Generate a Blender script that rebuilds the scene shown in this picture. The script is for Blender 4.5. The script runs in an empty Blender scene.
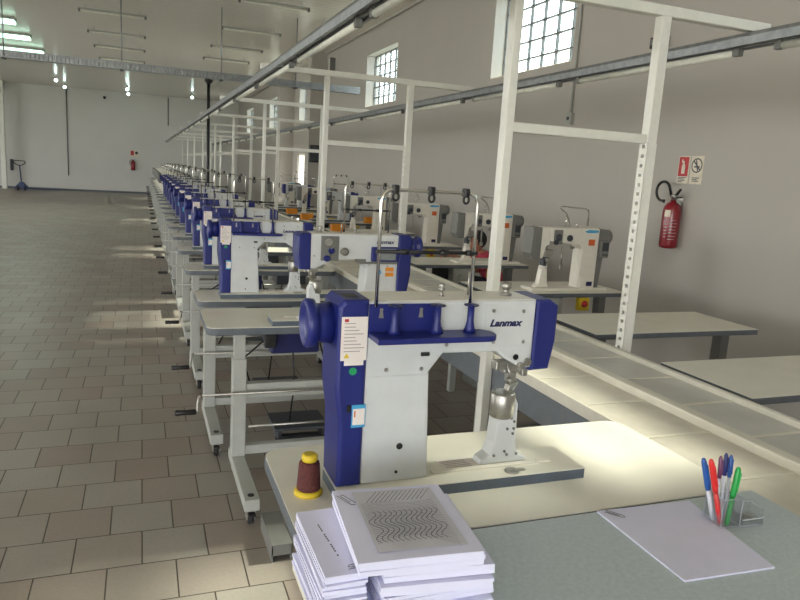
import bpy, bmesh, math, random
from mathutils import Vector, Matrix
random.seed(7)
S = bpy.context.scene
COL = S.collection
PI = math.pi

# ------------------------------------------------------------------ materials
def srgb(r, g, b):
    f = lambda c: (c/255/12.92) if c/255 <= .04045 else ((c/255+.055)/1.055)**2.4
    return (f(r), f(g), f(b), 1)

def mat(name, rgb, rough=.5, metal=0., var=.06, scale=18., bump=0., coat=0., spec=.5):
    m = bpy.data.materials.new(name); m.use_nodes = True
    n = m.node_tree.nodes; l = m.node_tree.links
    b = n['Principled BSDF']
    b.inputs['Roughness'].default_value = rough
    b.inputs['Metallic'].default_value = metal
    b.inputs['Coat Weight'].default_value = coat
    b.inputs['Specular IOR Level'].default_value = spec
    c = srgb(*rgb)
    tc = n.new('ShaderNodeTexCoord'); nz = n.new('ShaderNodeTexNoise')
    nz.inputs['Scale'].default_value = scale; nz.inputs['Detail'].default_value = 3
    l.new(tc.outputs['Object'], nz.inputs['Vector'])
    rp = n.new('ShaderNodeValToRGB')
    rp.color_ramp.elements[0].position = .35; rp.color_ramp.elements[1].position = .65
    rp.color_ramp.elements[0].color = tuple(max(0, v*(1-var)) for v in c[:3])+(1,)
    rp.color_ramp.elements[1].color = tuple(min(1, v*(1+var)) for v in c[:3])+(1,)
    l.new(nz.outputs['Fac'], rp.inputs['Fac']); l.new(rp.outputs['Color'], b.inputs['Base Color'])
    if bump:
        bp = n.new('ShaderNodeBump'); bp.inputs['Strength'].default_value = bump; bp.inputs['Distance'].default_value = .01
        l.new(nz.outputs['Fac'], bp.inputs['Height']); l.new(bp.outputs['Normal'], b.inputs['Normal'])
    return m

def emis(name, rgb, strength):
    m = bpy.data.materials.new(name); m.use_nodes = True
    n = m.node_tree.nodes; n.clear(); l = m.node_tree.links
    e = n.new('ShaderNodeEmission'); o = n.new('ShaderNodeOutputMaterial')
    e.inputs['Color'].default_value = srgb(*rgb); e.inputs['Strength'].default_value = strength
    l.new(e.outputs[0], o.inputs['Surface']); return m

def glass(name, rgb, gloss=.1, rough=.03, edge=.5):
    m = bpy.data.materials.new(name); m.use_nodes = True
    n = m.node_tree.nodes; n.clear(); l = m.node_tree.links
    o = n.new('ShaderNodeOutputMaterial'); mx = n.new('ShaderNodeMixShader')
    t = n.new('ShaderNodeBsdfTransparent'); g = n.new('ShaderNodeBsdfGlossy')
    t.inputs['Color'].default_value = srgb(*rgb); g.inputs['Roughness'].default_value = rough
    fr = n.new('ShaderNodeLayerWeight'); fr.inputs['Blend'].default_value = .3
    ad = n.new('ShaderNodeMath'); ad.operation = 'MULTIPLY_ADD'; ad.inputs[1].default_value = edge; ad.inputs[2].default_value = gloss
    l.new(fr.outputs['Facing'], ad.inputs[0]); l.new(ad.outputs[0], mx.inputs[0])
    l.new(t.outputs[0], mx.inputs[1]); l.new(g.outputs[0], mx.inputs[2]); l.new(mx.outputs[0], o.inputs['Surface'])
    return m

M = dict(
    white=mat('machine white enamel', (205, 208, 208), .32, var=.03),
    blue=mat('machine blue plastic', (29, 38, 110), .38, var=.05),
    bluedark=mat('dark blue plastic', (26, 30, 80), .4),
    steel=mat('brushed steel', (176, 174, 168), .42, 1., var=.1, scale=60),
    chrome=mat('chrome rod', (214, 212, 206), .16, 1., var=.03),
    black=mat('black plastic', (22, 22, 24), .45),
    dark=mat('dark grey paint', (58, 62, 68), .5),
    cream=mat('cream laminate', (226, 223, 210), .36, var=.025, scale=6),
    edge=mat('grey table edge', (92, 98, 104), .5),
    plateedge=mat('slate plate edge', (84, 94, 106), .45),
    stand=mat('pale grey powder coat', (166, 168, 162), .42, var=.03),
    frame=mat('white painted steel', (226, 226, 218), .4, var=.03),
    galv=mat('galvanised channel', (140, 143, 145), .42, .6, var=.14, scale=25),
    tube=mat('frosted lamp tube', (226, 226, 214), .4),
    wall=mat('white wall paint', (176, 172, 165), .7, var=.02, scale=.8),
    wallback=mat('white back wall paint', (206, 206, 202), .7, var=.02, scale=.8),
    paper=mat('copy paper', (224, 224, 246), .75, var=.015),
    papershade=mat('paper print grey', (198, 197, 205), .75, var=.03),
    ink=mat('printed ink', (72, 72, 84), .7),
    sticker=mat('sticker paper', (228, 220, 214), .55, var=.02),
    stickink=mat('sticker print', (168, 160, 158), .6),
    green=mat('green sticker', (30, 150, 92), .5),
    skyblue=mat('light blue label', (70, 160, 205), .5),
    orange=mat('orange label', (206, 98, 44), .5),
    yellow=mat('yellow plastic', (214, 186, 46), .45),
    red=mat('red gloss enamel', (132, 22, 36), .3, coat=.3),
    redsign=mat('red sign', (178, 44, 48), .5),
    signwhite=mat('sign white', (216, 208, 190), .5),
    thread=mat('brown thread winding', (88, 42, 40), .8, var=.25, scale=120, bump=.3),
    gray=mat('machine grey plastic', (116, 116, 112), .42, var=.04),
    offwhite=mat('machine warm white', (226, 222, 210), .35, var=.03),
    belt=mat('dusty conveyor panel', (214, 208, 194), .42, var=.12, scale=5),
    beltgrey=mat('greyish conveyor panel', (200, 200, 194), .38, var=.1, scale=4),
    rail=mat('pale conveyor rail', (222, 218, 204), .35, var=.03),
    fascia=mat('slate conveyor panel', (110, 116, 122), .5, var=.05),
    rubber=mat('black rubber', (30, 30, 31), .7),
    jack=mat('blue truck paint', (28, 52, 96), .4),
    bin=mat('orange plastic bin', (222, 140, 36), .45),
    skin=mat('skin', (186, 128, 102), .55, var=.06),
    hair=mat('black hair', (22, 19, 18), .55, bump=.6, scale=70),
    shirt=mat('pink shirt cloth', (196, 74, 92), .8, bump=.2),
    trousers=mat('dark trousers cloth', (48, 52, 66), .85),
    film=mat('white plastic film', (222, 222, 214), .35, bump=.8, scale=14),
    screen=mat('grey display glass', (130, 136, 136), .12, coat=.5),
    lit=emis('lit lamp tube', (205, 255, 225), 3.5),
    bulb=emis('lit bulb', (225, 255, 245), 12.),
    acrylic=glass('clear acrylic', (252, 253, 254), .05, .06, .35),
    pane=glass('window pane', (240, 247, 248), .03, .1),
    p_red=mat('red pen plastic', (214, 50, 48), .35), p_blue=mat('blue pen plastic', (44, 92, 168), .35),
    p_green=mat('green pen plastic', (38, 160, 74), .35), p_purple=mat('purple pen plastic', (112, 62, 98), .35),
    p_navy=mat('navy pen plastic', (40, 44, 110), .35), p_clear=mat('clear pen barrel', (206, 210, 222), .2),
    winframe=mat('grey window bars', (96, 98, 96), .5),
    reveal=mat('sill paint', (222, 212, 186), .7),
)

def desk_mat():
    m = mat('speckled grey desk', (190, 202, 205), .5, var=.06, scale=90)
    return m
M['deskgrey'] = desk_mat()

def floor_mat():
    m = bpy.data.materials.new('floor tiles'); m.use_nodes = True
    n = m.node_tree.nodes; l = m.node_tree.links; b = n['Principled BSDF']
    tc = n.new('ShaderNodeTexCoord'); mp = n.new('ShaderNodeMapping')
    mp.inputs['Location'].default_value = (.151, -.055, 0)
    br = n.new('ShaderNodeTexBrick'); br.offset = .5; br.squash = 1
    br.inputs['Scale'].default_value = 1; br.inputs['Brick Width'].default_value = .275
    br.inputs['Row Height'].default_value = .2775; br.inputs['Mortar Size'].default_value = .0034
    br.inputs['Mortar Smooth'].default_value = .2; br.inputs['Bias'].default_value = -.1
    br.inputs['Color1'].default_value = srgb(160, 157, 149); br.inputs['Color2'].default_value = srgb(150, 137, 128)
    br.inputs['Mortar'].default_value = srgb(70, 62, 54)
    l.new(tc.outputs['Object'], mp.inputs['Vector']); l.new(mp.outputs[0], br.inputs['Vector'])
    nz = n.new('ShaderNodeTexNoise'); nz.inputs['Scale'].default_value = 1.3; nz.inputs['Detail'].default_value = 6
    l.new(tc.outputs['Object'], nz.inputs['Vector'])
    n2 = n.new('ShaderNodeTexNoise'); n2.inputs['Scale'].default_value = 60; n2.inputs['Detail'].default_value = 4
    l.new(tc.outputs['Object'], n2.inputs['Vector'])
    rp = n.new('ShaderNodeValToRGB'); rp.color_ramp.elements[0].position = .3; rp.color_ramp.elements[1].position = .75
    rp.color_ramp.elements[0].color = (.86, .84, .81, 1); rp.color_ramp.elements[1].color = (1.06, 1.05, 1.04, 1)
    l.new(nz.outputs['Fac'], rp.inputs['Fac'])
    r2 = n.new('ShaderNodeValToRGB'); r2.color_ramp.elements[0].color = (.86, .86, .86, 1); r2.color_ramp.elements[1].color = (1.1, 1.1, 1.1, 1)
    l.new(n2.outputs['Fac'], r2.inputs['Fac'])
    a = n.new('ShaderNodeMix'); a.data_type = 'RGBA'; a.blend_type = 'MULTIPLY'; a.inputs[0].default_value = 1
    l.new(br.outputs['Color'], a.inputs[6]); l.new(rp.outputs[0], a.inputs[7])
    c = n.new('ShaderNodeMix'); c.data_type = 'RGBA'; c.blend_type = 'MULTIPLY'; c.inputs[0].default_value = 1
    l.new(a.outputs[2], c.inputs[6]); l.new(r2.outputs[0], c.inputs[7])
    l.new(c.outputs[2], b.inputs['Base Color'])
    b.inputs['Roughness'].default_value = .42
    bp = n.new('ShaderNodeBump'); bp.inputs['Strength'].default_value = .5; bp.inputs['Distance'].default_value = .004; bp.invert = True
    l.new(br.outputs['Fac'], bp.inputs['Height']); l.new(bp.outputs[0], b.inputs['Normal'])
    return m
M['floor'] = floor_mat()

def ceiling_mat():
    m = bpy.data.materials.new('glossy ceiling panels'); m.use_nodes = True
    n = m.node_tree.nodes; l = m.node_tree.links; b = n['Principled BSDF']
    tc = n.new('ShaderNodeTexCoord')
    w = n.new('ShaderNodeTexWave'); w.wave_type = 'BANDS'; w.bands_direction = 'Y'; w.inputs['Scale'].default_value = 1.55
    w.inputs['Distortion'].default_value = .25; w.inputs['Detail'].default_value = 1
    l.new(tc.outputs['Object'], w.inputs['Vector'])
    b.inputs['Base Color'].default_value = srgb(232, 227, 217)
    b.inputs['Roughness'].default_value = .2
    bp = n.new('ShaderNodeBump'); bp.inputs['Strength'].default_value = .12; bp.inputs['Distance'].default_value = .02
    l.new(w.outputs['Fac'], bp.inputs['Height']); l.new(bp.outputs[0], b.inputs['Normal'])
    return m
M['ceil'] = ceiling_mat()

# ------------------------------------------------------------------ mesh builder
class MB:
    def __init__(s): s.bm = bmesh.new()
    def box(s, x0, x1, y0, y1, z0, z1, bev=0., seg=2):
        r = bmesh.ops.create_cube(s.bm, size=1)['verts']
        for v in r:
            v.co = Vector(((x0+x1)/2+v.co.x*(x1-x0), (y0+y1)/2+v.co.y*(y1-y0), (z0+z1)/2+v.co.z*(z1-z0)))
        if bev:
            es = list({e for v in r for e in v.link_edges})
            bmesh.ops.bevel(s.bm, geom=es, offset=bev, segments=seg, affect='EDGES', profile=.5)
        return s
    def prism(s, pts, axis, a0, a1, bev=0., seg=2):
        # pts: polygon in the two other axes; extruded along `axis` from a0 to a1
        def P(p, a):
            return {'y': (p[0], a, p[1]), 'x': (a, p[0], p[1]), 'z': (p[0], p[1], a)}[axis]
        A = [s.bm.verts.new(P(p, a0)) for p in pts]; B = [s.bm.verts.new(P(p, a1)) for p in pts]
        fs = [s.bm.faces.new(A), s.bm.faces.new(B[::-1])]
        k = len(pts)
        for i in range(k):
            fs.append(s.bm.faces.new((A[i], B[i], B[(i+1) % k], A[(i+1) % k])))
        bmesh.ops.recalc_face_normals(s.bm, faces=fs)
        if bev:
            es = list({e for f in fs[:2] for e in f.edges})
            bmesh.ops.bevel(s.bm, geom=es, offset=bev, segments=seg, affect='EDGES', profile=.5)
        return s
    def lathe(s, prof, o=(0, 0, 0), d=(0, 0, 1), n=20, caps=True):
        # prof: list of (radius, height) along direction d from o
        q = Vector((0, 0, 1)).rotation_difference(Vector(d).normalized()); o = Vector(o)
        rings = []
        for r, h in prof:
            rings.append([s.bm.verts.new(o+q@Vector((max(r, 1e-5)*math.cos(2*PI*i/n), max(r, 1e-5)*math.sin(2*PI*i/n), h))) for i in range(n)])
        fs = []
        for a, b in zip(rings, rings[1:]):
            for i in range(n):
                f = s.bm.faces.new((a[i], a[(i+1) % n], b[(i+1) % n], b[i])); f.smooth = True; fs.append(f)
        if caps:
            fs.append(s.bm.faces.new(rings[0][::-1])); fs.append(s.bm.faces.new(rings[-1]))
        return s
    def cyl(s, r, p0, p1, n=16):
        d = Vector(p1)-Vector(p0)
        return s.lathe([(r, 0), (r, d.length)], p0, d, n)
    def tube(s, pts, r, n=10, closed=False):
        pts = [Vector(p) for p in pts]
        rings = []; up = None
        for i, p in enumerate(pts):
            a = pts[i-1] if (i > 0 or closed) else p; b = pts[(i+1) % len(pts)] if (i < len(pts)-1 or closed) else p
            t = (b-a).normalized()
            if up is None:
                up = t.orthogonal().normalized()
            up = (up-t*up.dot(t)).normalized(); w = t.cross(up)
            rr = r[i] if isinstance(r, (list, tuple)) else r
            rings.append([s.bm.verts.new(p+up*rr*math.cos(2*PI*k/n)+w*rr*math.sin(2*PI*k/n)) for k in range(n)])
        m = len(rings)
        for i in range(m if closed else m-1):
            a, b = rings[i], rings[(i+1) % m]
            for k in range(n):
                f = s.bm.faces.new((a[k], a[(k+1) % n], b[(k+1) % n], b[k])); f.smooth = True
        if not closed:
            s.bm.faces.new(rings[0][::-1]); s.bm.faces.new(rings[-1])
        return s
    def ball(s, c, r, sc=(1, 1, 1), n=14):
        v = bmesh.ops.create_uvsphere(s.bm, u_segments=n, v_segments=max(6, n//2), radius=r)['verts']
        for x in v:
            x.co = Vector((c[0]+x.co.x*sc[0], c[1]+x.co.y*sc[1], c[2]+x.co.z*sc[2]))
        for f in {f for x in v for f in x.link_faces}: f.smooth = True
        return s
    def quad(s, a, b, c, d, thick=None):
        s.bm.faces.new([s.bm.verts.new(p) for p in (a, b, c, d)]); return s
    def xf(s, mtx):
        bmesh.ops.transform(s.bm, matrix=mtx, verts=s.bm.verts); return s
    def build(s, name, m, parent=None, loc=None):
        me = bpy.data.meshes.new(name)
        bmesh.ops.recalc_face_normals(s.bm, faces=s.bm.faces)
        s.bm.to_mesh(me); s.bm.free()
        me.materials.append(M[m] if isinstance(m, str) else m)
        o = bpy.data.objects.new(name, me); COL.objects.link(o)
        if parent: o.parent = parent
        if loc: o.location = loc
        return o

def arc_pts(fn, n): return [fn(i/(n-1)) for i in range(n)]
def tag(o, label=None, cat=None, group=None, kind=None):
    if label: o['label'] = label
    if cat: o['category'] = cat
    if group: o['group'] = group
    if kind: o['kind'] = kind
    return o
def thing(name, label, cat, loc=(0, 0, 0), rz=0, group=None):
    o = bpy.data.objects.new(name, None); COL.objects.link(o)
    o.empty_display_size = .05
    o.location = loc; o.rotation_euler = (0, 0, rz)
    return tag(o, label, cat, group)
def dup(o, parent=None, skip=()):
    c = o.copy(); COL.objects.link(c)
    if parent: c.parent = parent
    for ch in list(o.children):
        if ch.name.split('.')[0] in skip: continue
        dup(ch, c, skip)
    return c
def copy_thing(o, label, loc, rz=None, group=None, skip=()):
    c = dup(o, None, skip); c.location = loc
    if rz is not None: c.rotation_euler = (0, 0, rz)
    return tag(c, label, None, group)
def text(body, size, m, name, parent, mtx, shear=0., off=0.):
    cu = bpy.data.curves.new(name, 'FONT'); cu.body = body; cu.size = size; cu.shear = shear
    cu.extrude = .0006; cu.offset = off; cu.align_x = 'CENTER'; cu.align_y = 'CENTER'
    t = bpy.data.objects.new('t', cu); COL.objects.link(t)
    bpy.context.view_layer.update()
    me = bpy.data.meshes.new_from_object(t.evaluated_get(bpy.context.evaluated_depsgraph_get()))
    bpy.data.objects.remove(t); bpy.data.curves.remove(cu)
    me.transform(mtx); me.materials.clear(); me.materials.append(M[m])
    o = bpy.data.objects.new(name, me); COL.objects.link(o); o.parent = parent
    return o
BACK = Matrix(((1, 0, 0, 0), (0, 0, -1, 0), (0, 1, 0, 0), (0, 0, 0, 1)))      # text upright, facing -y
FRONT = Matrix(((-1, 0, 0, 0), (0, 0, 1, 0), (0, 1, 0, 0), (0, 0, 0, 1)))     # text upright, facing +y
ORD = ['zeroth', 'first', 'second', 'third', 'fourth', 'fifth', 'sixth', 'seventh', 'eighth', 'ninth', 'tenth', 'eleventh', 'twelfth',
       'thirteenth', 'fourteenth', 'fifteenth', 'sixteenth', 'seventeenth', 'eighteenth', 'nineteenth', 'twentieth', 'twenty-first',
       'twenty-second', 'twenty-third', 'twenty-fourth', 'twenty-fifth', 'twenty-sixth', 'twenty-seventh']

# ------------------------------------------------------------------ camera
f = 680.
vy = Vector(((142-400)/f, -(158-300)/f, -1)).normalized()
up = -Vector(((174-400)/f, -(3850-300)/f, -1)); up = (up-vy*up.dot(vy)).normalized()
vx = vy.cross(up)
R = Matrix((vx, vy, up))                      # world <- camera
cam = bpy.data.cameras.new('camera'); co = bpy.data.objects.new('camera', cam); COL.objects.link(co)
cam.sensor_width = 36; cam.lens = f*36/800; cam.clip_start = .05; cam.clip_end = 200
co.matrix_world = Matrix.Translation((0, 0, 1.6)) @ R.to_4x4()
S.camera = co

# ------------------------------------------------------------------ setting
H = 4.55; XW = 4.5; YB = 35.5; FL = -.1; XL = -14.; YF = -6.
MB().box(XL-.3, XW+.3, YF-.3, YB+.3, -.3, FL).build('floor', 'floor')
MB().box(XL-.3, XW+.3, YF-.3, YB+.3, H, H+.2).build('ceiling', 'ceil')
def wall_x(name, x0, x1, ya, yb, holes, m):
    b = MB(); ys = sorted({ya, yb, *[h[0] for h in holes], *[h[1] for h in holes]})
    for y0, y1 in zip(ys, ys[1:]):
        z = FL
        for h in sorted([h for h in holes if h[0] <= y0 and h[1] >= y1], key=lambda h: h[2]):
            if h[2] > z: b.box(x0, x1, y0, y1, z, h[2])
            z = h[3]
        if z < H: b.box(x0, x1, y0, y1, z, H)
    return b.build(name, m)
WIN = [(-4.95, -3.05), (1.5, 2.88), (6.82, 8.75), (12.6, 14.5), (19.3, 21.2), (24.6, 26.5), (30.6, 32.5)]
WZ0, WZ1 = 2.95, 4.02
DOOR = (20.25, 21.3, 0., 2.02)
holes = [(a, b, WZ0, WZ1) for a, b in WIN]
holes = [h for h in holes if h[0] != 19.3] + [(19.3, 20.25, WZ0, WZ1), (20.25, 21.2, FL, 2.02), (20.25, 21.2, WZ0, WZ1), (21.2, 21.3, FL, 2.02)]
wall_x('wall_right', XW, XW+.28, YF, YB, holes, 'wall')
LD = [(-3., 2., FL, 3.6), (6., 11., FL, 3.6), (15., 20., FL, 3.6), (24, 29, FL, 3.6)]  # unseen door openings, added to let daylight in from the left
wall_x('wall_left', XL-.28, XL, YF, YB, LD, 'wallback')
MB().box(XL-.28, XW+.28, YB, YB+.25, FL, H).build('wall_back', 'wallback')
b = MB(); b.box(XL-.28, -9, YF-.25, YF, FL, H); b.box(-9, -1, YF-.25, YF, 3.4, H); b.box(-1, XW+.28, YF-.25, YF, FL, H); b.build('wall_front', 'wallback')  # unseen doorway behind the camera, added to let daylight in
MB().box(XL, XW, YB-.015, YB, FL, -.01).build('baseboard_back', 'edge')
MB().box(XW-.06, XW, YF, YB, H-.05, H, .01).build('trim_1', 'wall')
MB().box(XL, XW, YB-.06, YB, H-.05, H, .01).build('trim_2', 'wallback')
MB().box(4.1, XW, 18.0, 18.45, FL, H).build('trim_3', 'wall')         # pilaster
MB().box(4.05, XW, 22.0, 22.45, FL, H).build('trim_4', 'wall')        # pilaster
MB().box(-5.82, -5.63, 34.8, 35.0, FL, H, .01).build('trim_5', 'frame')  # left post
MB().box(XL, -5.82, 34.85, 34.95, 4.15, H).build('trim_6', 'wallback')
for o in list(COL.objects):
    if o.type == 'MESH': o['kind'] = 'structure'

def portal(name, loc, rot, sx, sy):
    l = bpy.data.lights.new(name, 'AREA'); l.shape = 'RECTANGLE'; l.size = sx; l.size_y = sy
    l.cycles.is_portal = True
    o = bpy.data.objects.new(name, l); COL.objects.link(o); o.location = loc; o.rotation_euler = rot
for i, (a, b_) in enumerate(WIN):
    w = thing('window_%d' % (i+1), 'tall steel window with a grid of small panes high on the right wall', 'window', (XW+.2, (a+b_)/2, WZ0))
    del w['label'], w['category']; w['kind'] = 'structure'
    hw = (b_-a)/2; hh = WZ1-WZ0
    m = MB()
    for k in range(7):
        y = -hw+2*hw*k/6; t = .016 if k in (0, 6) else .008
        m.box(-.02, .02, y-t, y+t, 0, hh)
    for k in range(6):
        z = hh*k/5; t = .016 if k in (0, 5) else .008
        m.box(-.02, .02, -hw, hw, z-t if k else 0, z+t if k < 5 else hh)
    m.build('window_frame', 'winframe', w)
    MB().box(-.003, .003, -hw+.01, hw-.01, .01, hh-.01).build('pane', 'pane', w)
    MB().box(-.2, -.02, -hw, hw, -.0, .012).build('sill', 'reveal', w)
    portal('sky portal', (XW+.275, (a+b_)/2, (WZ0+WZ1)/2), (0, PI/2, 0), hh, 2*hw)
portal('sky portal', (XW+.275, 20.77, 1.01), (0, PI/2, 0), 2.0, 1.04)
for h in LD: portal('sky portal', (XL-.27, (h[0]+h[1])/2, 1.8), (0, -PI/2, 0), 3.6, 5)
portal('sky portal', (-5, YF-.24, 1.65), (PI/2, 0, 0), 8, 3.5)
d = thing('door_1', 'x', 'x', (XW+.1, 20.25, FL)); del d['label'], d['category']; d['kind'] = 'structure'
m = MB(); m.box(-.05, .05, 0, .05, 0, 2.12); m.box(-.05, .05, 1.0, 1.05, 0, 2.12); m.box(-.05, .05, .05, 1.0, 2.07, 2.12); m.build('door_frame', 'frame', d)

# outdoor ground
o = MB().box(-60, 60, -50, 80, -.6, -.21).build('ground', mat('pale outdoor ground', (190, 184, 170), .9)); o['kind'] = 'structure'

# ------------------------------------------------------------------ sewing table with its stand
def make_table(label, hg, D, lx, f0, f1):
    t = thing('sewing_table', label, 'table')
    r = .055; W = 1.23
    def rr(W, D, r, i=0.):
        pts = []
        for cx, cy, a0 in ((W-r, r, -90), (W-r, D-r, 0), (r, D-r, 90), (r, r, 180)):
            for k in range(7):
                a = math.radians(a0+90*k/6); pts.append((cx+(r-i)*math.cos(a), cy+(r-i)*math.sin(a)))
        return pts
    tz = hg-.04
    MB().prism(rr(W, D, r, .002), 'z', hg-.003, hg).build('tabletop', 'cream', t)
    MB().prism(rr(W, D, r), 'z', tz, hg-.003, .003).build('edge_band', 'edge', t)
    for i, x in enumerate((lx, 1.15)):
        m = MB(); m.box(x-.036, x+.036, .04, .12, .145, hg-.18, .005); m.box(x-.028, x+.028, .05, .11, hg-.2, hg-.048, .003)
        m.box(x-.05, x+.05, .03, D-.05, hg-.048, tz)
        m.build('leg', 'stand', t)
        m = MB(); m.box(x-.037, x+.037, f0, f1, .085, .145, .006); ft = m.build('foot', 'stand', t)
        for y in (f0+.05, f1-.05):
            MB().lathe([(.016, 0), (.016, .003)], (x, y, .145), n=14).build('plug', 'black', ft)
        for y in (f0+.05, f1-.05):
            c = MB(); c.box(x-.022, x-.016, y-.025, y+.03, .03, .083); c.box(x+.016, x+.022, y-.025, y+.03, .03, .083)
            c.box(x-.022, x+.022, y-.03, y+.03, .075, .086)
            cs = c.build('caster', 'steel', t)
            MB().lathe([(.026, 0), (.032, .004), (.032, .024), (.026, .028)], (x-.014, y, .0325), (1, 0, 0), 18).build('wheel', 'rubber', cs)
            MB().box(x-.018, x+.018, y-.06, y-.02, .06, .07, .004).build('brake_tab', 'black', cs)
    MB().box(lx+.03, 1.12, .05, .09, .47, .55, .004).build('cross_beam', 'stand', t)
    MB().box(lx+.03, 1.12, .05, .1, .15, .20, .004).build('lower_beam', 'stand', t)
    MB().cyl(.007, (-.02, .0, .515), (1.0, .0, .515), 10).build('crank_rod', 'steel', t)
    rod = t.children[-1]
    m = MB(); m.tube([(-.02, 0, .515), (-.035, 0, .51), (-.04, -.01, .485), (-.045, -.03, .445), (-.05, -.03, .44)], .007); m.build('crank_arm', 'steel', rod)
    m = MB(); m.lathe([(.011, 0), (.015, .01), (.013, .06), (.015, .1), (.01, .105)], (-.05, -.03, .44), (-1, 0, 0), 12); m.build('grip', 'black', rod)
    MB().box(.35, .62, .12, D-.1, tz-.14, tz-.005, .01).build('control_box', 'bluedark', t)
    MB().box(.75, 1.0, .15, D-.04, tz-.1, tz-.005, .008).build('drip_tray', 'dark', t)
    MB().cyl(.008, (.25, .2, .25), (1.0, .2, .25), 10).build('pedal_rod', 'steel', t)
    m = MB(); m.box(.4, .72, .2, D-.02, .205, .22, .004); m.box(.42, .44, .2, D-.02, .15, .205); m.box(.68, .7, .2, D-.02, .15, .205)
    m.box(.42, .70, .27, .3, .12, .15); m.build('pedal', 'dark', t)
    for pts in ([(.5, .3, .2), (.52, .28, .45), (.5, .26, tz-.13)], [(.62, .14, tz-.06), (.66, .1, .6), (.7, .12, .53), (.78, .2, .6), (.82, .25, tz-.1)], [(.35, .2, tz-.06), (.2, .12, .67), (lx+.06, .1, .55)]):
        MB().tube(pts, .005, 8).build('cable', 'black', t)
    m = MB(); m.box(.3, .36, .02, .07, tz-.08, tz-.005, .005); m.lathe([(.012, 0), (.012, .012)], (.33, .02, tz-.04), (0, -1, 0)); m.build('switch', 'black', t)
    return t

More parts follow.
